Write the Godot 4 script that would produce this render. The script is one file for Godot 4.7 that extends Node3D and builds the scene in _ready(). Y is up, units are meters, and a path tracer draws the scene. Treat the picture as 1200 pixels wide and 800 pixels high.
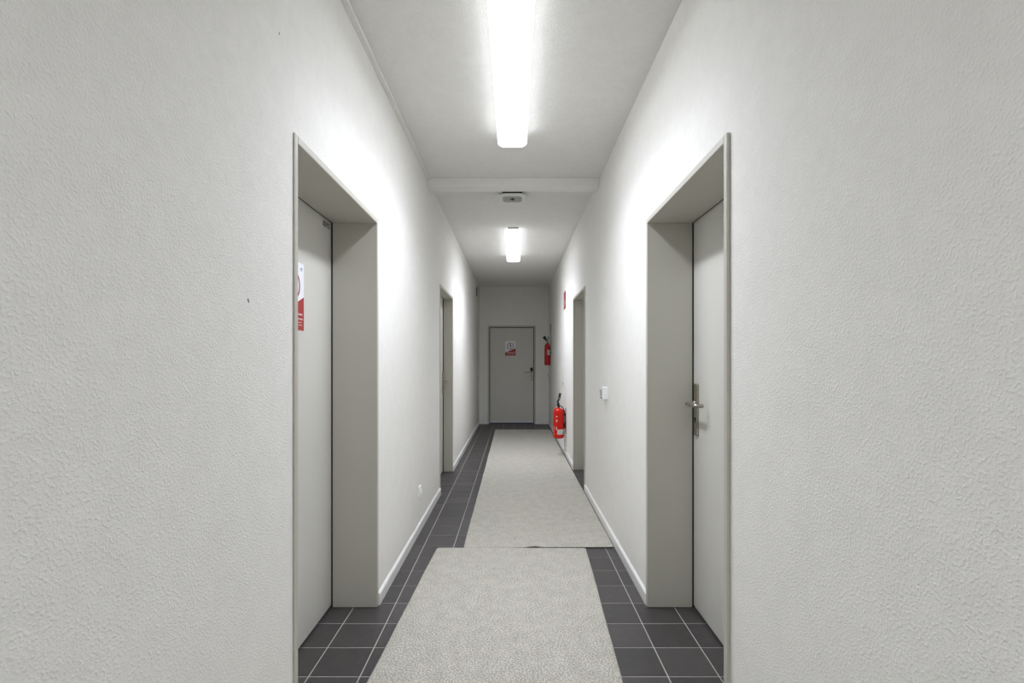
extends Node3D
# A long narrow basement corridor: woodchip walls, steel door frames, dark floor tiles, two mats, ceiling luminaires.
# World: camera at the origin of x and z, looking along -z. "d" below is the depth along -z in metres.

const EYE := 1.27
const FOCAL := 592.0        # in pixels of the 1200 x 800 frame
const VANISH := Vector2(602.8, 423.0)
const WL := -0.712          # left wall face
const WR := 0.695           # right wall face
const CEIL := 2.765
const D_END := 10.18
const D_BACK := -3.6
const WT := 0.34            # wall thickness
const TILE_X := 0.207
const TILE_D := 0.2065

var M := {}
var used := {}

# ---------------------------------------------------------------- helpers
func numbered(called: String) -> String:
	if not used.has(called):
		used[called] = 0
		return called
	used[called] += 1
	return "%s_%03d" % [called, used[called]]

func tag(o: Node, label: String, category: String, group := "") -> Node:
	o.set_meta("label", label)
	o.set_meta("category", category)
	if group != "":
		o.set_meta("group", group)
	return o

func thing(called: String, label: String, category: String, at: Vector3, turn := 0.0, group := "") -> Node3D:
	var o := Node3D.new()
	o.name = numbered(called)
	add_child(o)
	o.position = at
	o.rotation.y = turn
	tag(o, label, category, group)
	return o

func structure(called: String) -> Node3D:
	var o := Node3D.new()
	o.name = called
	add_child(o)
	o.set_meta("kind", "structure")
	return o

func mb() -> SurfaceTool:
	var st := SurfaceTool.new()
	st.begin(Mesh.PRIMITIVE_TRIANGLES)
	return st

func put(st: SurfaceTool, called: String, material: Material, parent: Node) -> MeshInstance3D:
	var o := MeshInstance3D.new()
	o.mesh = st.commit()
	o.material_override = null
	o.mesh.surface_set_material(0, material)
	o.name = called
	o.cast_shadow = GeometryInstance3D.SHADOW_CASTING_SETTING_ON
	parent.add_child(o, true)
	return o

func tri(st: SurfaceTool, a: Vector3, b: Vector3, c: Vector3, out: Vector3) -> void:
	var n := (b - a).cross(c - a)
	if n.length_squared() < 1e-18:
		return
	n = n.normalized()
	if n.dot(out) < 0.0:
		n = -n
		var t := b
		b = c
		c = t
	# counter-clockwise now, as seen from outside; Godot wants clockwise
	for p in [a, c, b]:
		st.set_normal(n)
		st.add_vertex(p)

func quad(st: SurfaceTool, a: Vector3, b: Vector3, c: Vector3, d: Vector3, out: Vector3) -> void:
	tri(st, a, b, c, out)
	tri(st, a, c, d, out)

func corners(lo: Vector3, hi: Vector3) -> Array:
	return [Vector3(min(lo.x, hi.x), min(lo.y, hi.y), min(lo.z, hi.z)), Vector3(max(lo.x, hi.x), max(lo.y, hi.y), max(lo.z, hi.z))]

# a box between two corners with chamfered edges
func box(st: SurfaceTool, p: Vector3, q: Vector3, bevel := 0.0) -> void:
	var lh := corners(p, q)
	var c: Vector3 = (lh[0] + lh[1]) * 0.5
	var h: Vector3 = (lh[1] - lh[0]) * 0.5
	var b: float = min(bevel, min(h.x, min(h.y, h.z)) * 0.95)
	for ax in 3:
		var u := (ax + 1) % 3
		var v := (ax + 2) % 3
		for s in [-1.0, 1.0]:
			var out := Vector3.ZERO
			out[ax] = s
			var ring := []
			for e in [[-1, -1], [1, -1], [1, 1], [-1, 1]]:
				var k := Vector3.ZERO
				k[ax] = h[ax] * s
				k[u] = (h[u] - b) * e[0]
				k[v] = (h[v] - b) * e[1]
				ring.append(c + k)
			quad(st, ring[0], ring[1], ring[2], ring[3], out)
	if b <= 0.0:
		return
	for ax in 3:
		var u := (ax + 1) % 3
		var v := (ax + 2) % 3
		for su in [-1.0, 1.0]:
			for sv in [-1.0, 1.0]:
				var pts := []
				for e in [[-1, 0], [1, 0], [1, 1], [-1, 1]]:
					var k := Vector3.ZERO
					k[ax] = (h[ax] - b) * e[0]
					k[u] = (h[u] - (b if e[1] == 1 else 0.0)) * su
					k[v] = (h[v] - (b if e[1] == 0 else 0.0)) * sv
					pts.append(c + k)
				var out := Vector3.ZERO
				out[u] = su
				out[v] = sv
				quad(st, pts[0], pts[1], pts[2], pts[3], out)
	for sx in [-1.0, 1.0]:
		for sy in [-1.0, 1.0]:
			for sz in [-1.0, 1.0]:
				var s := Vector3(sx, sy, sz)
				tri(st, c + s * Vector3(h.x, h.y - b, h.z - b), c + s * Vector3(h.x - b, h.y, h.z - b), c + s * Vector3(h.x - b, h.y - b, h.z), s)

# profile points (radius, height) turned about the y axis at c; smooth
func lathe(st: SurfaceTool, profile: Array, c: Vector3, seg := 32, basis := Basis()) -> void:
	var rows := []
	for i in profile.size():
		var a: Vector2 = profile[max(i - 1, 0)]
		var b: Vector2 = profile[min(i + 1, profile.size() - 1)]
		var t := (b - a).normalized()
		rows.append([profile[i], Vector2(t.y, -t.x)])
	for i in profile.size() - 1:
		for k in seg:
			var a0 := TAU * k / seg
			var a1 := TAU * (k + 1) / seg
			var vs := []
			for e in [[i, a0], [i, a1], [i + 1, a1], [i + 1, a0]]:
				var r: Vector2 = rows[e[0]][0]
				var n: Vector2 = rows[e[0]][1]
				vs.append([c + basis * Vector3(r.x * cos(e[1]), r.y, r.x * sin(e[1])), basis * Vector3(n.x * cos(e[1]), n.y, n.x * sin(e[1]))])
			for j in [0, 1, 2, 0, 2, 3]:
				st.set_normal(vs[j][1].normalized() if vs[j][1].length() > 0.01 else Vector3.UP)
				st.add_vertex(vs[j][0])

func tube(st: SurfaceTool, pts: Array, radius: float, seg := 12) -> void:
	var rings := []
	var side := Vector3.ZERO
	for i in pts.size():
		var t: Vector3 = (pts[min(i + 1, pts.size() - 1)] - pts[max(i - 1, 0)]).normalized()
		if side == Vector3.ZERO:
			side = t.cross(Vector3.UP if absf(t.y) < 0.9 else Vector3.RIGHT).normalized()
		side = (side - t * side.dot(t)).normalized()
		var up := side.cross(t)
		var ring := []
		for k in seg:
			var a := TAU * k / seg
			ring.append(side * cos(a) + up * sin(a))
		rings.append(ring)
	for i in pts.size() - 1:
		for k in seg:
			var m := (k + 1) % seg
			for e in [[i, k], [i, m], [i + 1, m], [i, k], [i + 1, m], [i + 1, k]]:
				var n: Vector3 = rings[e[0]][e[1]]
				st.set_normal(n)
				st.add_vertex(pts[e[0]] + n * radius)
	for e in [0, pts.size() - 1]:
		var out: Vector3 = (pts[0] - pts[1]) if e == 0 else (pts[e] - pts[e - 1])
		for k in range(1, seg - 1):
			tri(st, pts[e] + rings[e][0] * radius, pts[e] + rings[e][k] * radius, pts[e] + rings[e][k + 1] * radius, out)

# rounds the inner corners of a path
func rounded_path(p: Array, r: float, n := 5) -> Array:
	var res := [p[0]]
	for i in range(1, p.size() - 1):
		var a: Vector3 = p[i] + (p[i - 1] - p[i]).normalized() * r
		var b: Vector3 = p[i] + (p[i + 1] - p[i]).normalized() * r
		for k in n + 1:
			var t := float(k) / n
			res.append(a.lerp(p[i], t).lerp(p[i].lerp(b, t), t))
	res.append(p[p.size() - 1])
	return res

# an outline in the xy plane pushed out along z, with a chamfer round the front edge
func slab(st: SurfaceTool, outline: PackedVector2Array, z0: float, z1: float, bevel: float, xf := Transform3D()) -> void:
	var c := Vector2.ZERO
	for p in outline:
		c += p / outline.size()
	var inner := PackedVector2Array()
	for i in outline.size():
		var p := outline[i]
		var t := (outline[(i + 1) % outline.size()] - outline[(i - 1 + outline.size()) % outline.size()]).normalized()
		var n := Vector2(t.y, -t.x)
		if n.dot(p - c) > 0.0:
			n = -n
		inner.append(p + n * bevel)
	var s := signf(z1 - z0)
	var at := func(p: Vector2, z: float) -> Vector3: return xf * Vector3(p.x, p.y, z)
	for i in outline.size():
		var j := (i + 1) % outline.size()
		var mid := (outline[i] + outline[j]) * 0.5 - c
		var out: Vector3 = xf.basis * Vector3(mid.x, mid.y, 0)
		quad(st, at.call(outline[i], z0), at.call(outline[j], z0), at.call(outline[j], z1 - s * bevel), at.call(outline[i], z1 - s * bevel), out)
		quad(st, at.call(outline[i], z1 - s * bevel), at.call(outline[j], z1 - s * bevel), at.call(inner[j], z1), at.call(inner[i], z1), out.normalized() + xf.basis.z * s)
		tri(st, at.call(inner[i], z1), at.call(inner[j], z1), at.call(c, z1), xf.basis.z * s)
		tri(st, at.call(outline[i], z0), at.call(outline[j], z0), at.call(c, z0), -xf.basis.z * s)

func rounded_rect(w: float, h: float, r: float, n := 6) -> PackedVector2Array:
	var o := PackedVector2Array()
	for q in [[1, 1, 0.0], [-1, 1, 0.5], [-1, -1, 1.0], [1, -1, 1.5]]:
		for k in n + 1:
			var a: float = PI * (q[2] + 0.5 * k / n)
			o.append(Vector2(q[0] * (w / 2 - r), q[1] * (h / 2 - r)) + Vector2(cos(a), sin(a)) * r)
	return o

# a flat sheet in the local xy plane, front towards +z, whole texture on the front
func sheet(st: SurfaceTool, w: float, h: float, t: float, at: Vector3) -> void:
	var p := [[-w / 2, -h / 2, 0, 1], [-w / 2, h / 2, 0, 0], [w / 2, h / 2, 1, 0], [w / 2, -h / 2, 1, 1]]
	for j in [0, 1, 2, 0, 2, 3]:
		st.set_normal(Vector3.BACK)
		st.set_uv(Vector2(p[j][2], p[j][3]))
		st.add_vertex(at + Vector3(p[j][0], p[j][1], t))
	st.set_uv(Vector2(0.02, 0.02))
	var lo := at + Vector3(-w / 2, -h / 2, 0)
	var hi := at + Vector3(w / 2, h / 2, t)
	quad(st, Vector3(lo.x, lo.y, lo.z), Vector3(lo.x, hi.y, lo.z), Vector3(lo.x, hi.y, hi.z), Vector3(lo.x, lo.y, hi.z), Vector3.LEFT)
	quad(st, Vector3(hi.x, lo.y, lo.z), Vector3(hi.x, hi.y, lo.z), Vector3(hi.x, hi.y, hi.z), Vector3(hi.x, lo.y, hi.z), Vector3.RIGHT)
	quad(st, Vector3(lo.x, hi.y, lo.z), Vector3(hi.x, hi.y, lo.z), Vector3(hi.x, hi.y, hi.z), Vector3(lo.x, hi.y, hi.z), Vector3.UP)
	quad(st, Vector3(lo.x, lo.y, lo.z), Vector3(hi.x, lo.y, lo.z), Vector3(hi.x, lo.y, hi.z), Vector3(lo.x, lo.y, hi.z), Vector3.DOWN)
	quad(st, lo, Vector3(hi.x, lo.y, lo.z), Vector3(hi.x, hi.y, lo.z), Vector3(lo.x, hi.y, lo.z), Vector3.FORWARD)

# ---------------------------------------------------------------- materials
func rgb8(r: int, g: int, b: int) -> Color:
	return Color(r / 255.0, g / 255.0, b / 255.0)

func mat(c: Color, rough: float, metal := 0.0) -> StandardMaterial3D:
	var m := StandardMaterial3D.new()
	m.albedo_color = c
	m.roughness = rough
	m.metallic = metal
	return m

func noise(type: int, freq: float, octaves: int, sd: int) -> FastNoiseLite:
	var n := FastNoiseLite.new()
	n.noise_type = type as FastNoiseLite.NoiseType
	n.frequency = freq
	n.seed = sd
	n.fractal_type = FastNoiseLite.FRACTAL_FBM if octaves > 1 else FastNoiseLite.FRACTAL_NONE
	n.fractal_octaves = octaves
	return n

func triplanar(m: StandardMaterial3D, metres: float, world := true) -> void:
	m.uv1_triplanar = true
	m.uv1_world_triplanar = world
	m.uv1_triplanar_sharpness = 8.0
	m.uv1_scale = Vector3.ONE / metres

# woodchip wallpaper relief: chips of a few millimetres pressed under thick paint
func woodchip_image(n: int) -> ImageTexture:
	var chips := noise(FastNoiseLite.TYPE_SIMPLEX_SMOOTH, 0.085, 2, 11).get_seamless_image(n, n)
	var grains := noise(FastNoiseLite.TYPE_SIMPLEX_SMOOTH, 0.16, 2, 5).get_seamless_image(n, n)
	var broad := noise(FastNoiseLite.TYPE_SIMPLEX_SMOOTH, 0.018, 2, 23).get_seamless_image(n, n)
	chips.convert(Image.FORMAT_L8)
	grains.convert(Image.FORMAT_L8)
	broad.convert(Image.FORMAT_L8)
	var a := chips.get_data()
	var b := grains.get_data()
	var c := broad.get_data()
	var res := PackedByteArray()
	res.resize(n * n)
	for i in n * n:
		var v := smoothstep(0.36, 0.84, a[i] / 255.0) * 0.36 * smoothstep(0.0, 0.5, c[i] / 255.0) + smoothstep(0.58, 0.74, a[i] / 255.0) * 0.2 + b[i] / 255.0 * 0.32 + c[i] / 255.0 * 0.12
		res[i] = int(clampf(v, 0.0, 1.0) * 255.0)
	return ImageTexture.create_from_image(Image.create_from_data(n, n, false, Image.FORMAT_L8, res))

# colour speckle between two tones, with broad patches
func speckle_image(n: int, lo: Color, hi: Color, freq: float, sd: int, patch := 0.3, contrast := 1.0) -> ImageTexture:
	var f := noise(FastNoiseLite.TYPE_SIMPLEX_SMOOTH, freq, 3, sd).get_seamless_image(n, n)
	var g := noise(FastNoiseLite.TYPE_SIMPLEX_SMOOTH, 0.012, 4, sd + 7).get_seamless_image(n, n)
	f.convert(Image.FORMAT_L8)
	g.convert(Image.FORMAT_L8)
	var a := f.get_data()
	var b := g.get_data()
	var res := PackedByteArray()
	res.resize(n * n * 3)
	for i in n * n:
		var t := (a[i] / 255.0 - 0.5) * contrast + 0.5
		t = clampf(t * (1.0 - patch) + b[i] / 255.0 * patch, 0.0, 1.0)
		var k := lo.lerp(hi, t)
		res[i * 3] = int(k.r * 255.0)
		res[i * 3 + 1] = int(k.g * 255.0)
		res[i * 3 + 2] = int(k.b * 255.0)
	return ImageTexture.create_from_image(Image.create_from_data(n, n, false, Image.FORMAT_RGB8, res))

func grey_noise(n: int, freq: float, octaves: int, sd: int) -> ImageTexture:
	return ImageTexture.create_from_image(noise(FastNoiseLite.TYPE_SIMPLEX_SMOOTH, freq, octaves, sd).get_seamless_image(n, n))

func make_materials() -> void:
	var chip := woodchip_image(1536)
	var wall := mat(Color.WHITE, 0.85)
	wall.albedo_texture = speckle_image(512, rgb8(235, 233, 227), rgb8(243, 241, 235), 0.05, 3, 0.5)
	wall.heightmap_enabled = true
	wall.heightmap_texture = chip
	wall.heightmap_scale = 0.13
	wall.metallic_specular = 0.35
	triplanar(wall, 1.15)
	M.wall = wall
	var ceiling := wall.duplicate() as StandardMaterial3D
	ceiling.albedo_color = Color.WHITE
	ceiling.heightmap_scale = 0.3
	M.ceiling = ceiling
	var smooth_paint := mat(rgb8(240, 238, 232), 0.6)
	M.smooth_paint = smooth_paint
	M.skirting = mat(rgb8(236, 235, 231), 0.4)
	var frame := mat(rgb8(193, 190, 178), 0.45)
	frame.heightmap_enabled = true
	frame.heightmap_texture = grey_noise(256, 0.05, 2, 31)
	frame.heightmap_scale = 0.004
	triplanar(frame, 0.25)
	M.frame = frame
	var leaf := mat(rgb8(208, 206, 198), 0.42)
	leaf.heightmap_enabled = true
	leaf.heightmap_texture = frame.heightmap_texture
	leaf.heightmap_scale = 0.004
	triplanar(leaf, 0.25)
	M.leaf = leaf
	# floor tiles in four tones, with fine mineral speckle
	var tile_tex := speckle_image(512, rgb8(60, 57, 56), rgb8(79, 75, 73), 0.12, 41, 0.45)
	var tile_h := grey_noise(512, 0.09, 3, 43)
	M.tiles = []
	for k in [0.94, 1.0, 1.05, 0.98]:
		var t := mat(Color(k, k, k), 0.44)
		t.albedo_texture = tile_tex
		t.heightmap_enabled = true
		t.heightmap_texture = tile_h
		t.heightmap_scale = 0.02
		triplanar(t, 0.37 + 0.03 * M.tiles.size())
		M.tiles.append(t)
	M.grout = mat(rgb8(184, 180, 174), 0.9)
	# mat pile
	var pile := mat(Color.WHITE, 0.95)
	pile.albedo_texture = speckle_image(1024, rgb8(146, 142, 131), rgb8(221, 217, 205), 0.13, 51, 0.22, 1.9)
	pile.heightmap_enabled = true
	pile.heightmap_texture = grey_noise(1024, 0.13, 3, 53)
	pile.heightmap_scale = 0.3
	pile.metallic_specular = 0.2
	pile.rim_enabled = true
	pile.rim = 0.2
	triplanar(pile, 1.3)
	M.pile = pile
	M.rubber = mat(rgb8(28, 28, 28), 0.7)
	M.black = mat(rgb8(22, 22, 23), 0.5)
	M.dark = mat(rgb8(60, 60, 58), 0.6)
	M.steel = mat(rgb8(166, 161, 149), 0.32, 1.0)
	M.aluminium = mat(rgb8(214, 218, 226), 0.35, 0.6)
	M.brass = mat(rgb8(190, 160, 90), 0.35, 1.0)
	M.white_plastic = mat(rgb8(236, 236, 232), 0.35)
	M.grey_plastic = mat(rgb8(172, 174, 170), 0.45)
	M.red = mat(rgb8(204, 20, 6), 0.3)
	M.red.metallic_specular = 0.35
	M.red.clearcoat_enabled = true
	M.red.clearcoat = 0.25
	M.red.clearcoat_roughness = 0.12
	M.deep_red = mat(rgb8(178, 20, 18), 0.35)
	var glow := mat(rgb8(245, 246, 250), 0.4)
	glow.emission_enabled = true
	glow.emission = Color(0.97, 0.985, 1.0)
	glow.emission_energy_multiplier = GLOW
	M.glow = glow
	M.notice = mat(Color.WHITE, 0.55)
	M.notice.albedo_texture = notice_image()
	M.fire_sign = mat(Color.WHITE, 0.45)
	M.fire_sign.albedo_texture = fire_sign_image()
	M.label = mat(Color.WHITE, 0.4)
	M.label.albedo_texture = label_image()

func notice_image() -> ImageTexture:
	var w := 420
	var h := 594
	var im := Image.create_empty(w, h, false, Image.FORMAT_RGB8)
	im.fill(rgb8(238, 238, 242))
	var red := rgb8(166, 52, 50)
	var ring := rgb8(150, 26, 48)
	var ink := rgb8(36, 32, 46)
	var c := Vector2(210, 205)
	for y in h:
		for x in w:
			var edge := 470.0 - (x / float(w)) * 178.0
			if y > edge:
				im.set_pixel(x, y, red)
				continue
			var p := Vector2(x, y) - c
			var r := p.length()
			if r > 108.0 and r < 130.0:
				im.set_pixel(x, y, ring)
			elif r < 108.0:
				# an upright dark figure behind the ring, with a short arm
				if absf(p.x) < 20.0 and p.y > -74.0 and p.y < 34.0:
					im.set_pixel(x, y, ink)
				elif p.x > 0.0 and p.x < 58.0 and absf(p.y - 18.0 - p.x * 0.25) < 13.0:
					im.set_pixel(x, y, ink)
	# a small grey mark at the top right and pale lines of small print on the red field
	im.fill_rect(Rect2i(345, 42, 44, 12), rgb8(120, 120, 128))
	im.fill_rect(Rect2i(350, 60, 34, 9), rgb8(150, 150, 156))
	for r in [[446, 24, 60, 390], [488, 20, 60, 396], [520, 12, 60, 372], [544, 10, 60, 384]]:
		var x: int = r[2]
		var k := 0
		while x < r[3]:
			var step: int = [14, 22, 9, 18, 27, 12][k % 6]
			im.fill_rect(Rect2i(x, r[0], min(step, r[3] - x), int(r[1] * 0.6)), rgb8(232, 214, 212))
			x += step + 5
			k += 1
	return ImageTexture.create_from_image(im)

func fire_sign_image() -> ImageTexture:
	var n := 256
	var im := Image.create_empty(n, n, false, Image.FORMAT_RGB8)
	im.fill(rgb8(158, 38, 40))
	var white := rgb8(214, 196, 194)
	# white pictogram: bottle with hose, and a flame
	for y in n:
		for x in n:
			var p := Vector2(x, y)
			var on := false
			if x > 72 and x < 100 and y > 96 and y < 222:
				on = true
			if p.distance_to(Vector2(86, 96)) < 14.0:
				on = true
			if x > 81 and x < 91 and y > 46 and y < 80:
				on = true
			if x > 56 and x < 124 and absf(y - 52.0 - (x - 90.0) * 0.3) < 4.0:
				on = true
			var fl := Vector2((p.x - 172.0) / 26.0, (p.y - 168.0) / 46.0)
			if fl.length() < 1.0 and (p.y > 130.0 or absf(p.x - 170.0 - 12.0 * sin(p.y * 0.06)) < (p.y - 88.0) * 0.55):
				on = true
			if on:
				im.set_pixel(x, y, white)
	return ImageTexture.create_from_image(im)

func label_image() -> ImageTexture:
	var im := Image.create_empty(256, 128, false, Image.FORMAT_RGB8)
	im.fill(rgb8(226, 228, 222))
	for k in 7:
		im.fill_rect(Rect2i(12, 10 + k * 15, 90 + (k * 37) % 60, 5), rgb8(120, 124, 122))
	im.fill_rect(Rect2i(178, 14, 60, 46), rgb8(150, 176, 152))
	im.fill_rect(Rect2i(178, 72, 60, 40), rgb8(90, 92, 92))
	return ImageTexture.create_from_image(im)

# ---------------------------------------------------------------- light
const GLOW := 1.2
const LAMP_DOWN := 1.0
const LAMP_BEAM := 0.8
const BEAM_ANGLE := 74.0
const LAMP_SIDE := 0.042
const LAMP_COLOR := Color(0.93, 0.95, 1.0)

func area(parent: Node3D, called: String, at: Vector3, size: Vector2, turn: Vector3, energy: float) -> void:
	var l := AreaLight3D.new()
	l.name = called
	parent.add_child(l)
	l.area_size = size
	l.area_normalize_energy = true
	l.light_energy = energy
	l.light_color = LAMP_COLOR
	l.area_range = 20.0
	l.area_attenuation = 2.0
	l.shadow_enabled = true
	l.position = at
	l.rotation = turn

func luminaire(label: String, d0: float, d1: float) -> void:
	var len := d1 - d0
	var w := 0.19
	var hgt := 0.09
	var t := thing("ceiling_light", label, "light", Vector3(-0.013, CEIL, -(d0 + d1) / 2), 0.0, "long luminaires on the corridor ceiling")
	var s := mb()
	box(s, Vector3(-0.06, -0.018, -len / 2 + 0.004), Vector3(0.06, 0.0, len / 2 - 0.004), 0.002)
	put(s, "housing", M.grey_plastic, t)
	# diffuser: a trough with rounded lower edges, swept along z
	var sect := []
	for p in [[-w / 2 + 0.006, -0.018], [-w / 2, -0.024]]:
		sect.append(Vector2(p[0], p[1]))
	for k in 7:
		var a := PI + PI / 2 * k / 6.0
		sect.append(Vector2(-w / 2 + 0.02, -hgt + 0.02) + Vector2(cos(a), sin(a)) * 0.02)
	for k in 7:
		var a := PI * 1.5 + PI / 2 * k / 6.0
		sect.append(Vector2(w / 2 - 0.02, -hgt + 0.02) + Vector2(cos(a), sin(a)) * 0.02)
	sect.append(Vector2(w / 2, -0.024))
	sect.append(Vector2(w / 2 - 0.006, -0.018))
	s = mb()
	var zs := [-len / 2, -len / 2 + 0.03, len / 2 - 0.03, len / 2]
	var shrink := [0.8, 1.0, 1.0, 0.8]
	var flat := [0.97, 1.0, 1.0, 0.97]
	var cy := -0.018
	for i in 3:
		for k in sect.size():
			var a: Vector2 = sect[k]
			var b: Vector2 = sect[(k + 1) % sect.size()]
			var pt := func(q: Vector2, j: int) -> Vector3: return Vector3(q.x * shrink[j], cy + (q.y - cy) * flat[j], zs[j])
			var m := (a + b) / 2
			quad(s, pt.call(a, i), pt.call(b, i), pt.call(b, i + 1), pt.call(a, i + 1), Vector3(m.x * 0.6, m.y + 0.03, 0))
	for j in [0, 3]:
		for k in range(1, sect.size() - 1):
			var q := []
			for m in [0, k, k + 1]:
				q.append(Vector3(sect[m].x * shrink[j], cy + (sect[m].y - cy) * flat[j], zs[j]))
			tri(s, q[0], q[1], q[2], Vector3(0, 0, -1 if j == 0 else 1))
	put(s, "diffuser", M.glow, t)
	area(t, "lamp_glow", Vector3(0, -hgt - 0.003, 0), Vector2(w - 0.03, len - 0.05), Vector3(-PI / 2, 0, 0), LAMP_DOWN)
	# the prismatic trough throws most of its light downwards
	for k in 5:
		var l := SpotLight3D.new()
		l.name = "lamp_beam" if k == 0 else "lamp_beam_%03d" % k
		t.add_child(l)
		l.position = Vector3(0, -hgt - 0.012, (k - 2) * len * 0.19)
		l.rotation.x = -PI / 2
		l.spot_angle = BEAM_ANGLE
		l.spot_angle_attenuation = 1.0
		l.spot_range = 20.0
		l.spot_attenuation = 2.0
		l.light_size = 0.085
		l.light_energy = LAMP_BEAM
		l.light_color = LAMP_COLOR
		l.shadow_enabled = true
	area(t, "lamp_glow_side", Vector3(-w / 2 - 0.003, -0.048, 0), Vector2(len - 0.05, 0.045), Vector3(0, PI / 2, 0), LAMP_SIDE)
	area(t, "lamp_glow_side_001", Vector3(w / 2 + 0.003, -0.048, 0), Vector2(len - 0.05, 0.045), Vector3(0, -PI / 2, 0), LAMP_SIDE)

# ---------------------------------------------------------------- doors
# local frame: x along the wall as seen from the corridor, y up, z out into the corridor; origin in the wall face
func make_door(called: String, at: Vector3, turn: float, w: float, h: float, reveal: float, proud: float, lip: float, side: int, kind: String) -> Node3D:
	var t := structure(called)
	t.position = at
	t.rotation.y = turn
	for s in [-1, 1]:
		var j := mb()
		box(j, Vector3(s * w / 2, 0.004, -0.0005), Vector3(s * (w / 2 + lip), h + lip, proud), 0.002)
		box(j, Vector3(s * (w / 2 + 0.0006), 0.004, -reveal), Vector3(s * (w / 2 + 0.0195), h + 0.0195, proud - 0.003))
		put(j, "door_jamb", M.frame, t)
	var hd := mb()
	box(hd, Vector3(-w / 2, h, -0.0005), Vector3(w / 2, h + lip, proud), 0.002)
	box(hd, Vector3(-w / 2, h + 0.0006, -reveal), Vector3(w / 2, h + 0.0195, proud - 0.003))
	put(hd, "door_head", M.frame, t)
	# the leaf closes against a black rubber seal behind the frame, with a narrow open joint
	var back := -reveal - 0.009
	var lf := mb()
	var over := -0.009 if kind == "strip" else 0.004
	box(lf, Vector3(-w / 2 - over, 0.022 if kind == "strip" else 0.013, back - 0.045), Vector3(w / 2 + over, h + over, back), 0.0015)
	var leaf := put(lf, "door_leaf", M.leaf, t)
	var sl := mb()
	for s in [-1, 1]:
		box(sl, Vector3(s * (w / 2 + 0.0055), 0.004, -reveal - 0.0003), Vector3(s * (w / 2 + 0.0192), h + 0.019, back - 0.05))
	box(sl, Vector3(-w / 2 - 0.005, h + 0.0055, -reveal - 0.0003), Vector3(w / 2 + 0.005, h + 0.0192, back - 0.05))
	box(sl, Vector3(-w / 2 - 0.005, 0.004, back - 0.046), Vector3(w / 2 + 0.005, 0.024, back - 0.05))
	put(sl, "rubber_seal", M.black, t)
	reveal = -back
	if kind == "strip":
		var st := mb()
		box(st, Vector3(-w / 2 + 0.012, 0.0235, -reveal), Vector3(w / 2 - 0.012, 0.055, -reveal + 0.004), 0.001)
		put(st, "sill_strip", M.aluminium, leaf)
	# lever handle on a long plate
	var hx := side * (w / 2 - 0.048)
	var hd2 := Node3D.new()
	hd2.name = "door_handle"
	t.add_child(hd2)
	hd2.position = Vector3(hx, 0, -reveal)
	var pl := mb()
	if kind == "strip":
		slab(pl, rounded_rect(0.056, 0.19, 0.012), 0.0, 0.012, 0.002, Transform3D(Basis(), Vector3(0, 0.97, 0)))
	else:
		slab(pl, rounded_rect(0.044, 0.262, 0.008), 0.0, 0.011, 0.002, Transform3D(Basis(), Vector3(0, 1.025, 0)))
	put(pl, "handle_plate", M.steel, hd2)
	var ly := 1.045 if kind == "strip" else 1.055
	var lv := mb()
	var to := -side
	tube(lv, rounded_path([Vector3(0, ly, 0.008), Vector3(0, ly, 0.058), Vector3(to * 0.135, ly, 0.058), Vector3(to * 0.135, ly, 0.022)], 0.016), 0.0095, 14)
	lathe(lv, [Vector2(0.0, 0.0), Vector2(0.015, 0.0), Vector2(0.015, 0.008), Vector2(0.009, 0.01)], Vector3(0, ly, 0.01), 20, Basis(Vector3.RIGHT, PI / 2))
	put(lv, "lever", M.steel, hd2)
	var ky := mb()
	lathe(ky, [Vector2(0.0085, 0.0), Vector2(0.0085, 0.004), Vector2(0.0, 0.0042)], Vector3(0, 0.978, 0.0095), 16, Basis(Vector3.RIGHT, PI / 2))
	box(ky, Vector3(-0.004, 0.958, 0.0095), Vector3(0.004, 0.978, 0.0132), 0.001)
	put(ky, "key_cylinder", M.black, hd2)
	if kind == "strip":
		var rd := mb()
		slab(rd, rounded_rect(0.056, 0.072, 0.008), 0.0, 0.024, 0.004, Transform3D(Basis(), Vector3(0, 1.103, 0)))
		put(rd, "card_reader", M.black, hd2)
	return t

# a wall made of boxes round its door openings; axis_x = face at x, running along depth
func long_wall(called: String, face: float, outward: float, doors: Array) -> Node3D:
	var t := structure(called)
	var st := mb()
	var d := D_BACK
	var far := D_END + WT
	for o in doors:
		box(st, Vector3(face, 0, -d), Vector3(face + outward * WT, CEIL, -(o[0] - 0.02)))
		box(st, Vector3(face, o[2] + 0.02, -(o[0] - 0.02)), Vector3(face + outward * WT, CEIL, -(o[1] + 0.02)))
		d = o[1] + 0.02
	box(st, Vector3(face, 0, -d), Vector3(face + outward * WT, CEIL, -far))
	put(st, "plaster", M.wall, t)
	return t

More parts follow.
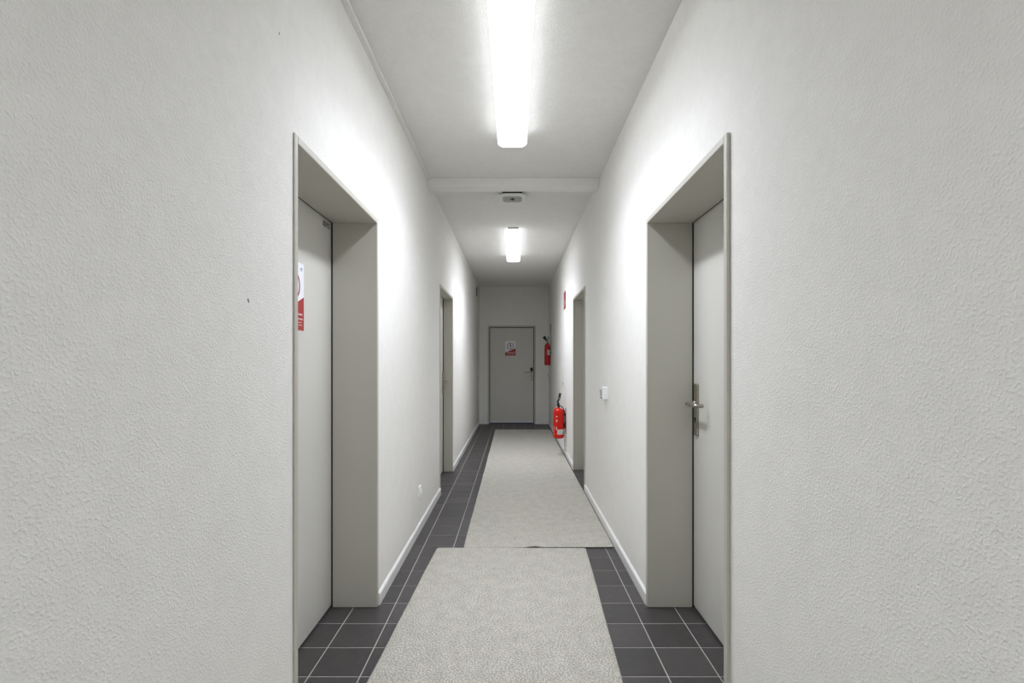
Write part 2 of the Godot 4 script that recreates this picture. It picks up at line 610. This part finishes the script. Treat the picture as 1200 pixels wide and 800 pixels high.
# ---------------------------------------------------------------- things
func mat_thing(called: String, label: String, near_l: Vector2, near_r: Vector2, far_l: Vector2, far_r: Vector2, lift: Callable) -> void:
	# corners given as (x, depth)
	var c := (near_l + near_r + far_l + far_r) / 4
	var t := thing(called, label, "mat", Vector3(c.x, 0, -c.y), 0.0, "grey dirt-trapping floor mats")
	var len := (far_l - near_l).length()
	var wid := (near_r - near_l).length()
	var r := 0.02
	var us := [0.0, 0.004 / wid, 0.012 / wid]
	for k in range(1, 40):
		us.append(lerpf(0.012 / wid, 1.0 - 0.012 / wid, k / 40.0))
	us.append_array([1.0 - 0.012 / wid, 1.0 - 0.004 / wid, 1.0])
	var ds := [0.0, 0.0015, 0.004, 0.008, 0.013, 0.02, 0.03, 0.045, 0.07, 0.1, 0.15]
	var vs := []
	for q in ds:
		vs.append(q / len)
	for k in range(1, 40):
		vs.append(lerpf(0.15 / len, 1.0 - 0.15 / len, k / 40.0))
	for i in range(ds.size() - 1, -1, -1):
		vs.append(1.0 - ds[i] / len)
	var wob := noise(FastNoiseLite.TYPE_SIMPLEX_SMOOTH, 1.6, 2, 77)
	var ground := func(u: float, v: float) -> Vector3:
		var e: float = min(v, 1.0 - v) * len
		var inset := 0.0
		if e < r:
			inset = (r - sqrt(max(r * r - (r - e) * (r - e), 0.0))) / wid
		var uu := lerpf(inset, 1.0 - inset, u)
		var p := near_l.lerp(near_r, uu).lerp(far_l.lerp(far_r, uu), v)
		var k := wob.get_noise_1d(p.y * 1.2 + (40.0 if u > 0.5 else 0.0)) * 0.0025 * absf(u - 0.5) * 2.0
		return Vector3(p.x + k - c.x, 0, -(p.y) + c.y)
	var height := func(u: float, v: float, base: float) -> float:
		return base + lift.call(u, v * len)
	for part in ["backing", "pile"]:
		var st := mb()
		st.set_smooth_group(0)
		var lo := 0.0005 if part == "backing" else 0.003
		var hi := 0.003 if part == "backing" else 0.0085
		var nu := us.size()
		var nv := vs.size()
		for top in [true, false]:
			for i in nv:
				for k in nu:
					var p: Vector3 = ground.call(us[k], vs[i])
					var edge: float = min(min(us[k], 1.0 - us[k]) * wid, min(vs[i], 1.0 - vs[i]) * len)
					var y := hi if top else lo
					if top and part == "pile":
						y = lerpf(lo + 0.003, hi, sqrt(clampf(edge / 0.008, 0.0, 1.0)))
					p.y = height.call(us[k], vs[i], y)
					st.add_vertex(p)
		for top in 2:
			var o := top * nu * nv
			for i in nv - 1:
				for k in nu - 1:
					var q := [o + i * nu + k, o + i * nu + k + 1, o + (i + 1) * nu + k + 1, o + (i + 1) * nu + k]
					for j in ([0, 2, 1, 0, 3, 2] if top == 0 else [0, 1, 2, 0, 2, 3]):
						st.add_index(q[j])
		var rim := []
		for k in nu:
			rim.append(k)
		for i in range(1, nv):
			rim.append(i * nu + nu - 1)
		for k in range(nu - 2, -1, -1):
			rim.append((nv - 1) * nu + k)
		for i in range(nv - 2, 0, -1):
			rim.append(i * nu)
		for i in rim.size():
			var a: int = rim[i]
			var b: int = rim[(i + 1) % rim.size()]
			var o := nu * nv
			for j in [a, b, b + o, a, b + o, a + o]:
				st.add_index(j)
		st.generate_normals()
		put(st, part, M.rubber if part == "backing" else M.pile, t)

func curved_label(st: SurfaceTool, r: float, a0: float, a1: float, y0: float, y1: float) -> void:
	var n := 12
	for k in n:
		var vs := []
		for e in [[k, 0], [k + 1, 0], [k + 1, 1], [k, 1]]:
			var u: float = e[0] / float(n)
			var a := lerpf(a0, a1, u)
			vs.append([Vector3(cos(a) * r, y0 if e[1] == 0 else y1, sin(a) * r), Vector2(u, 1.0 - e[1]), Vector3(cos(a), 0, sin(a))])
		for j in ([0, 1, 2, 0, 2, 3] if a1 > a0 else [0, 2, 1, 0, 3, 2]):
			st.set_normal(vs[j][2])
			st.set_uv(vs[j][1])
			st.add_vertex(vs[j][0])

func powder_extinguisher(at: Vector3) -> void:
	# local +x is towards the wall, +z towards the camera end of the corridor
	var t := thing("fire_extinguisher", "stout red fire extinguisher hanging low on the wall below the red sign", "extinguisher", at)
	var r := 0.075
	var s := mb()
	var prof := [Vector2(0.0, 0.012), Vector2(0.05, 0.012), Vector2(0.058, 0.0), Vector2(0.066, 0.0), Vector2(0.071, 0.012), Vector2(r, 0.03), Vector2(r, 0.05), Vector2(r, 0.2), Vector2(r, 0.335), Vector2(r, 0.345)]
	for k in 8:
		var a := PI / 2 * (k + 1) / 9.0
		prof.append(Vector2(0.02 + (r - 0.02) * cos(a), 0.345 + 0.055 * sin(a)))
	prof.append_array([Vector2(0.02, 0.402), Vector2(0.02, 0.412), Vector2(0.0, 0.412)])
	lathe(s, prof, Vector3.ZERO, 40)
	put(s, "bottle", M.red, t)
	s = mb()
	lathe(s, [Vector2(0.0, 0.408), Vector2(0.017, 0.408), Vector2(0.017, 0.425), Vector2(0.012, 0.43), Vector2(0.012, 0.47), Vector2(0.0, 0.472)], Vector3.ZERO, 20)
	box(s, Vector3(-0.022, 0.432, -0.014), Vector3(0.008, 0.462, 0.014), 0.003)
	put(s, "valve", M.black, t)
	s = mb()
	tube(s, rounded_path([Vector3(-0.004, 0.455, 0), Vector3(-0.012, 0.49, 0.004), Vector3(0.002, 0.51, 0.006), Vector3(0.006, 0.53, 0.006)], 0.008), 0.0125)
	put(s, "carry_handle", M.black, t)
	s = mb()
	tube(s, [Vector3(0.004, 0.525, 0.006), Vector3(0.009, 0.541, 0.006)], 0.0115)
	put(s, "safety_pin", M.steel, t)
	s = mb()
	box(s, Vector3(-0.0145, -0.034, -0.012), Vector3(0.0145, 0.034, 0.012), 0.003)
	var lever := put(s, "squeeze_lever", M.black, t)
	lever.position = Vector3(0.015, 0.568, 0.006)
	lever.rotation.z = -0.2
	s = mb()
	tube(s, rounded_path([Vector3(0.01, 0.44, 0.0), Vector3(0.055, 0.418, 0.02), Vector3(0.083, 0.34, 0.026), Vector3(0.083, 0.2, 0.026)], 0.03, 6), 0.006)
	put(s, "hose", M.black, t)
	s = mb()
	lathe(s, [Vector2(0.0, 0.13), Vector2(0.009, 0.13), Vector2(0.012, 0.15), Vector2(0.011, 0.2), Vector2(0.008, 0.215), Vector2(0.0, 0.215)], Vector3(0.083, 0, 0.026), 16)
	put(s, "nozzle", M.black, t)
	s = mb()
	curved_label(s, r + 0.0006, PI * 0.5 + 0.3, PI * 0.5 - 1.1, 0.055, 0.12)
	put(s, "paper_label", M.label, t)
	# white print down the corridor side of the bottle
	for p in [[0.285, 0.3, 0.3, 0.5], [0.235, 0.25, 0.3, 0.5], [0.222, 0.228, 0.3, 0.56], [0.14, 0.155, 0.38, 0.52], [0.12, 0.132, 0.4, 0.58], [0.15, 0.16, 0.95, 1.08], [0.125, 0.14, 0.92, 1.06], [0.09, 0.1, 0.95, 1.1], [0.06, 0.068, 0.9, 1.08]]:
		s = mb()
		curved_label(s, r + 0.0006, PI * 0.5 + p[2], PI * 0.5 + p[3], p[0], p[1])
		put(s, "white_print", M.white_plastic, t)
	s = mb()
	box(s, Vector3(0.066, 0.3, -0.02), Vector3(0.0985, 0.33, 0.02), 0.003)
	box(s, Vector3(0.0945, 0.06, -0.02), Vector3(0.0985, 0.4, 0.02), 0.001)
	put(s, "wall_bracket", M.dark, t)

func gas_extinguisher(at: Vector3) -> void:
	var t := thing("fire_extinguisher", "slim red fire extinguisher with black horn hung high beside the end wall", "extinguisher", at)
	var r := 0.057
	var s := mb()
	var prof := [Vector2(0.0, 0.0), Vector2(0.045, 0.0), Vector2(0.054, 0.006), Vector2(r, 0.018), Vector2(r, 0.03), Vector2(r, 0.2), Vector2(r, 0.33), Vector2(r, 0.335)]
	for k in 8:
		var a := PI / 2 * (k + 1) / 9.0
		prof.append(Vector2(0.02 + (r - 0.02) * cos(a), 0.335 + 0.07 * sin(a)))
	prof.append_array([Vector2(0.019, 0.41), Vector2(0.019, 0.42), Vector2(0.0, 0.42)])
	lathe(s, prof, Vector3.ZERO, 32)
	put(s, "bottle", M.deep_red, t)
	s = mb()
	lathe(s, [Vector2(0.0, 0.418), Vector2(0.016, 0.418), Vector2(0.016, 0.45), Vector2(0.011, 0.455), Vector2(0.011, 0.475), Vector2(0.0, 0.478)], Vector3.ZERO, 18)
	put(s, "valve", M.brass, t)
	s = mb()
	box(s, Vector3(-0.006, -0.045, -0.01), Vector3(0.006, 0.04, 0.01), 0.003)
	var lv := put(s, "squeeze_lever", M.black, t)
	lv.position = Vector3(0.012, 0.5, 0.0)
	lv.rotation.z = -0.25
	s = mb()
	lathe(s, [Vector2(0.0, 0.0), Vector2(0.012, 0.0), Vector2(0.016, 0.03), Vector2(0.028, 0.09), Vector2(0.032, 0.1), Vector2(0.026, 0.1), Vector2(0.0, 0.06)], Vector3.ZERO, 20)
	var horn := put(s, "horn", M.black, t)
	horn.position = Vector3(-0.012, 0.462, 0.0)
	horn.rotation = Vector3(0.75, 0, 0.55)
	s = mb()
	curved_label(s, r + 0.0006, PI * 0.5 + 0.05, PI * 0.5 - 0.95, 0.19, 0.29)
	put(s, "paper_label", M.label, t)
	s = mb()
	box(s, Vector3(0.05, 0.22, -0.03), Vector3(0.0665, 0.26, 0.03), 0.003)
	box(s, Vector3(0.0625, 0.15, -0.012), Vector3(0.0665, 0.79, 0.012), 0.001)
	box(s, Vector3(0.058, 0.62, -0.008), Vector3(0.0635, 0.78, 0.008), 0.002)
	put(s, "wall_bracket", M.dark, t)

func wall_plate(called: String, label: String, category: String, at: Vector3, turn: float, w: float, h: float, depth: float, kind: String) -> void:
	var t := thing(called, label, category, at, turn)
	var s := mb()
	slab(s, rounded_rect(w, h, 0.008), 0.0, depth, 0.004)
	put(s, "housing", M.white_plastic, t)
	if kind == "socket":
		s = mb()
		lathe(s, [Vector2(0.0, 0.0008), Vector2(0.0195, 0.0008), Vector2(0.0205, 0.001), Vector2(0.022, 0.006), Vector2(0.025, 0.006), Vector2(0.026, 0.0)], Vector3(0, 0, depth), 28, Basis(Vector3.RIGHT, PI / 2))
		var cup := put(s, "socket_ring", M.white_plastic, t)
		s = mb()
		for k in [-1, 1]:
			lathe(s, [Vector2(0.0, 0.0006), Vector2(0.003, 0.0005), Vector2(0.003, 0.0)], Vector3(k * 0.0095, 0, depth + 0.001), 10, Basis(Vector3.RIGHT, PI / 2))
		put(s, "contact_holes", M.black, cup)
	else:
		s = mb()
		slab(s, rounded_rect(w * 0.62, h * 0.5, 0.004), depth - 0.001, depth + 0.009, 0.003, Transform3D(Basis(Vector3.RIGHT, 0.07), Vector3(0, 0.004, 0)))
		put(s, "rocker", M.grey_plastic, t)
		s = mb()
		lathe(s, [Vector2(0.007, 0.0), Vector2(0.007, 0.006), Vector2(0.0, 0.007)], Vector3(0.0, -h * 0.36, depth - 0.001), 14, Basis(Vector3.RIGHT, PI / 2))
		put(s, "cable_gland", M.dark, t)

# ---------------------------------------------------------------- scene
func _ready() -> void:
	# camera
	var cam := Camera3D.new()
	cam.name = "camera"
	cam.projection = Camera3D.PROJECTION_FRUSTUM
	cam.near = 0.05
	cam.far = 60.0
	cam.size = 2.0 * cam.near * 400.0 / FOCAL
	cam.frustum_offset = Vector2((600.0 - VANISH.x) / FOCAL, (VANISH.y - 400.0) / FOCAL) * cam.near
	cam.position = Vector3(0, EYE, 0)
	add_child(cam)
	cam.current = true
	# environment: a closed interior, nothing outside
	var env := Environment.new()
	env.background_mode = Environment.BG_COLOR
	env.background_color = Color.BLACK
	env.tonemap_mode = Environment.TONE_MAPPER_LINEAR
	env.tonemap_exposure = 1.02
	env.sdfgi_enabled = true
	env.ssao_enabled = true
	env.ssil_enabled = true
	var we := WorldEnvironment.new()
	we.name = "world_environment"
	we.environment = env
	add_child(we)

	make_materials()

	# the corridor's luminaires, one every 3.85 m
	luminaire("long glowing ceiling light before the ceiling beam", 1.79, 3.33)
	luminaire("glowing ceiling light beyond the beam, nearer the end door", 5.64, 7.18)
	luminaire("glowing ceiling light over the corridor's unseen entrance end", -2.06, -0.52)

	# doors: [near, far, height]
	var h := 1.98
	var left := [[1.65, 2.60, h], [4.84, 5.79, h]]
	var right := [[1.65, 2.60, h], [4.97, 5.885, h]]
	var wall_l := long_wall("wall_left", WL, -1.0, left)
	var wall_r := long_wall("wall_right", WR, 1.0, right)
	# end wall with a door
	var ex := -0.054
	var ew := 0.90
	var eh := 1.955
	var we_t := structure("wall_end")
	var st := mb()
	box(st, Vector3(WL, 0, -D_END), Vector3(ex - ew / 2 - 0.02, CEIL, -D_END - WT))
	box(st, Vector3(ex + ew / 2 + 0.02, 0, -D_END), Vector3(WR, CEIL, -D_END - WT))
	box(st, Vector3(ex - ew / 2 - 0.02, eh + 0.02, -D_END), Vector3(ex + ew / 2 + 0.02, CEIL, -D_END - WT))
	put(st, "plaster", M.wall, we_t)
	var wb := structure("wall_back")
	st = mb()
	box(st, Vector3(WL - WT, 0, -D_BACK), Vector3(WR + WT, CEIL, -D_BACK + WT))
	put(st, "plaster", M.wall, wb)
	var ce := structure("ceiling")
	st = mb()
	box(st, Vector3(WL - WT, CEIL, -D_BACK + WT), Vector3(WR + WT, CEIL + 0.2, -D_END - WT))
	put(st, "plaster", M.ceiling, ce)
	# beam across the ceiling
	var tr := structure("trim_1")
	st = mb()
	box(st, Vector3(WL, CEIL - 0.066, -4.117), Vector3(WR, CEIL, -4.265), 0.003)
	put(st, "ceiling_beam", M.smooth_paint, tr)

	build_floor(left, right)

	# doors
	var d1 := make_door("door_1", Vector3(WL, 0, -(1.65 + 2.60) / 2), PI / 2, 0.95, h, 0.223, 0.006, 0.026, -1, "long")
	make_door("door_2", Vector3(WR, 0, -(1.65 + 2.60) / 2), -PI / 2, 0.95, h, 0.220, 0.012, 0.026, -1, "long")
	make_door("door_3", Vector3(WL, 0, -(4.84 + 5.79) / 2), PI / 2, 0.95, h, 0.098, 0.006, 0.026, 1, "long")
	make_door("door_4", Vector3(WR, 0, -(4.97 + 5.885) / 2), -PI / 2, 0.915, h, 0.215, 0.010, 0.026, -1, "long")
	make_door("door_5", Vector3(ex, 0, -D_END), 0.0, ew, eh, 0.051, 0.01, 0.032, 1, "strip")
	# room number in black letters on the first door
	var tm := TextMesh.new()
	var font := SystemFont.new()
	font.font_names = PackedStringArray(["Droid Sans"])
	font.font_weight = 700
	tm.font = font
	tm.text = "K015"
	tm.font_size = 32
	tm.pixel_size = 0.00118
	tm.depth = 0.0008
	tm.material = M.black
	var num := MeshInstance3D.new()
	num.name = "room_number"
	num.mesh = tm
	d1.get_node("door_leaf").add_child(num)
	num.position = Vector3(2.532 - 2.125, 1.952, -0.232 + 0.0005)

	# skirting boards
	for side in [["baseboard_left", WL, 1.0, left, 0.026], ["baseboard_right", WR, -1.0, right, 0.026]]:
		var b := structure(side[0])
		var d := D_BACK
		for o in side[3] + [[D_END + side[4], 0, 0]]:
			var s := mb()
			skirting(s, side[1], side[2], d, o[0] - side[4])
			put(s, "skirting_board", M.skirting, b)
			d = o[1] + side[4]

	# floor mats
	mat_thing("floor_mat", "long light grey mat running up to the door at the corridor end", Vector2(-0.345, 3.4245), Vector2(0.678, 3.431), Vector2(-0.352, 9.34), Vector2(0.66, 9.34),
		func(u: float, e: float) -> float:
			var near := clampf(1.0 - e / 0.11, 0.0, 1.0)
			var bump := 0.009 * exp(-pow((u - 0.46) / 0.045, 2.0)) + 0.003 * smoothstep(0.44, 0.5, u)
			return bump * near * near * (3.0 - 2.0 * near))
	mat_thing("floor_mat", "light grey floor mat between the two nearest deep doorways", Vector2(-0.66, -0.1), Vector2(0.345, -0.1), Vector2(-0.524, 3.422), Vector2(0.484, 3.418),
		func(_u: float, _e: float) -> float: return 0.0)

	# paper notices on two doors
	for p in [["white and red paper notice on the near left door", Vector3(WL - 0.232, 1.5535, -2.158), PI / 2], ["white and red paper notice on the door at the corridor end", Vector3(-0.082, 1.53, -D_END - 0.06), 0.0]]:
		var n := thing("paper_notice", "notice", "notice", p[1], p[2])
		tag(n, p[0], "notice")
		var s := mb()
		sheet(s, 0.21, 0.297, 0.0008, Vector3(0, 0, 0.0002))
		put(s, "printed_sheet", M.notice, n)

	# cable trunking in the upper left corner, up to the beam
	var ct := thing("cable_trunking", "thin white cable trunking along the ceiling edge up to the beam", "trunking", Vector3(WL, CEIL, 0))
	st = mb()
	box(st, Vector3(0.0, -0.0165, -D_BACK), Vector3(0.024, 0.0, -4.116), 0.0015)
	put(st, "channel", M.smooth_paint, ct)
	st = mb()
	box(st, Vector3(0.0215, -0.0185, -D_BACK), Vector3(0.027, -0.002, -4.116), 0.001)
	put(st, "cover_edge", M.white_plastic, ct)

	ceiling_box()
	powder_extinguisher(Vector3(0.5955, 0.237, -6.81))
	gas_extinguisher(Vector3(0.628, 1.194, -9.6))
	# red sign above
	var fs := thing("fire_sign", "small square red sign high on the wall above the stout extinguisher", "sign", Vector3(WR, 2.105, -6.95), -PI / 2)
	st = mb()
	sheet(st, 0.25, 0.235, 0.004, Vector3(0, 0, 0.0005))
	put(st, "sign_plate", M.fire_sign, fs)

	wall_plate("light_switch", "white surface-mounted switch on the right wall between the two doorways", "switch", Vector3(WR, 1.03, -3.80), -PI / 2, 0.08, 0.096, 0.04, "switch")
	wall_plate("wall_socket", "white socket low on the left wall between the two doorways", "socket", Vector3(WL, 0.297, -3.78), PI / 2, 0.08, 0.08, 0.012, "socket")
	# switch with its thin conduit behind the stout extinguisher
	wall_plate("light_switch", "small switch at the top of a thin cable conduit by the extinguisher", "switch", Vector3(WR, 0.962, -6.93), -PI / 2, 0.05, 0.08, 0.022, "switch")
	var cd := thing("cable_conduit", "thin white conduit running down the wall behind the stout extinguisher", "conduit", Vector3(WR, 0.067, -6.93))
	st = mb()
	tube(st, [Vector3(-0.008, 0.0, 0), Vector3(-0.008, 0.855, 0)], 0.0075)
	put(st, "pipe", M.smooth_paint, cd)
	wall_plate("light_switch", "tiny switch on the wall below the slim extinguisher", "switch", Vector3(WR, 1.01, -9.9), -PI / 2, 0.05, 0.06, 0.03, "switch")

	# alarm sounder high on the left wall near the end
	var al := thing("alarm_sounder", "small white alarm sounder high on the left wall near the end", "alarm", Vector3(WL, 2.78 - 0.07, -9.42), PI / 2)
	st = mb()
	var prof := [Vector2(0.0, 0.045), Vector2(0.03, 0.043), Vector2(0.048, 0.032), Vector2(0.056, 0.016), Vector2(0.058, 0.0)]
	lathe(st, prof, Vector3(0, 0, 0), 28, Basis(Vector3.RIGHT, PI / 2))
	put(st, "dome", M.white_plastic, al)
	al.position.y = 2.70
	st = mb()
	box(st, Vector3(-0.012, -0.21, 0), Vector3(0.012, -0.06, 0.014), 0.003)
	put(st, "shadow_strip", M.dark, al)  # dark strip standing in for the shadowed gap beneath the dome

	# nicks in the plaster of the left wall
	for p in [[1.352, 1.432, 0.0045], [1.53, 2.262, 0.003]]:
		st = mb()
		lathe(st, [Vector2(0.0, 0.0008), Vector2(p[2] * 0.6, 0.0006), Vector2(p[2], 0.0)], Vector3.ZERO, 9, Basis(Vector3.RIGHT, PI / 2))
		var nk := put(st, "nail_hole", M.dark, wall_l)
		nk.position = Vector3(WL, p[1], -p[0])
		nk.rotation = Vector3(0, PI / 2, 0.4)
		nk.scale = Vector3(0.8, 1.5, 1.0)

func skirting(s: SurfaceTool, face: float, out: float, d0: float, d1: float) -> void:
	# board with a sloping top edge
	var p := [Vector2(0, 0.001), Vector2(0.013, 0.001), Vector2(0.013, 0.054), Vector2(0.011, 0.059), Vector2(0.003, 0.066), Vector2(0, 0.066)]
	var c := Vector2(0.006, 0.03)
	for i in p.size():
		var a: Vector2 = p[i]
		var b: Vector2 = p[(i + 1) % p.size()]
		var m := (a + b) / 2 - c
		var o := Vector3(m.x * out * 4.0, m.y, 0)
		if i == 0:
			o = Vector3.DOWN
		quad(s, Vector3(face + a.x * out, a.y, -d0), Vector3(face + b.x * out, b.y, -d0), Vector3(face + b.x * out, b.y, -d1), Vector3(face + a.x * out, a.y, -d1), o)
	for e in [d0, d1]:
		for i in range(1, p.size() - 1):
			tri(s, Vector3(face, p[0].y, -e), Vector3(face + p[i].x * out, p[i].y, -e), Vector3(face + p[i + 1].x * out, p[i + 1].y, -e), Vector3(0, 0, 1 if e == d0 else -1))

func build_floor(left: Array, right: Array) -> void:
	var fl := structure("floor")
	var st := mb()
	box(st, Vector3(WL - WT, -0.0014, -D_BACK + WT), Vector3(WR + WT, -0.12, -D_END - WT))
	put(st, "grout_bed", M.grout, fl)
	var rng := RandomNumberGenerator.new()
	rng.seed = 9
	var joint := 0.0045
	var unit := mb()
	box(unit, Vector3(-TILE_X / 2 + joint / 2, -0.009, -TILE_D / 2 + joint / 2), Vector3(TILE_X / 2 - joint / 2, 0.0, TILE_D / 2 - joint / 2), 0.0009)
	var base := unit.commit()
	var variants := []
	for k in 4:
		var m := base.duplicate() as ArrayMesh
		m.surface_set_material(0, M.tiles[k])
		variants.append(m)
	var rest := mb()
	for i in range(-2, 8):
		var x := -0.6228 + TILE_X * (i + 0.5)
		for j in range(-28, 40):
			var d := 2.2415 + TILE_D * (j + 0.5)
			if d - TILE_D / 2 < D_BACK - WT or d + TILE_D / 2 > D_END + WT:
				continue
			var shown := d > 1.75 and d < 8.2
			var lo := x - TILE_X / 2
			var hi := x + TILE_X / 2
			if shown:
				if hi < WL + 0.004:
					shown = left.any(func(o): return d > o[0] - 0.1 and d < o[1] + 0.1)
				elif lo > WR - 0.004:
					shown = right.any(func(o): return d > o[0] - 0.1 and d < o[1] + 0.1)
				elif d < 3.4:
					shown = lo < -0.53 or hi > 0.42
				else:
					shown = lo < -0.36 or hi > 0.62
			if shown:
				var o := MeshInstance3D.new()
				o.mesh = variants[rng.randi() % 4]
				o.name = "tile"
				fl.add_child(o, true)
				o.position = Vector3(x, 0, -d)
			else:
				rest.append_from(base, 0, Transform3D(Basis(), Vector3(x, 0, -d)))
	var r := put(rest, "tile_field", M.tiles[1], fl)
	r.set_meta("kind", "stuff")

func ceiling_box() -> void:
	# flat rounded detector hanging just under the ceiling beyond the beam
	var t := thing("smoke_detector", "flat white rounded detector on the ceiling just beyond the beam", "detector", Vector3(-0.018, CEIL, -4.50))
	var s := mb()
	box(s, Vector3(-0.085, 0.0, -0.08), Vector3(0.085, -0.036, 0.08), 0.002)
	put(s, "shadow_gap_base", M.black, t)  # base coloured black to paint the shadow gap between ceiling and cover
	s = mb()
	slab(s, rounded_rect(0.222, 0.21, 0.05, 8), 0.034, 0.054, 0.008, Transform3D(Basis(Vector3.RIGHT, PI / 2), Vector3.ZERO))
	put(s, "cover", M.white_plastic, t)
	s = mb()
	slab(s, rounded_rect(0.17, 0.155, 0.035, 8), 0.0535, 0.0565, 0.001, Transform3D(Basis(Vector3.RIGHT, PI / 2), Vector3.ZERO))
	put(s, "grey_panel", M.grey_plastic, t)
	s = mb()
	lathe(s, [Vector2(0.0, 0.0), Vector2(0.016, 0.0), Vector2(0.016, 0.006), Vector2(0.009, 0.013), Vector2(0.0, 0.015)], Vector3(0.003, -0.056, 0.02), 18, Basis(Vector3.RIGHT, PI))
	box(s, Vector3(-0.026, -0.056, -0.004), Vector3(0.02, -0.059, 0.004), 0.001)
	put(s, "sensor", M.dark, t)
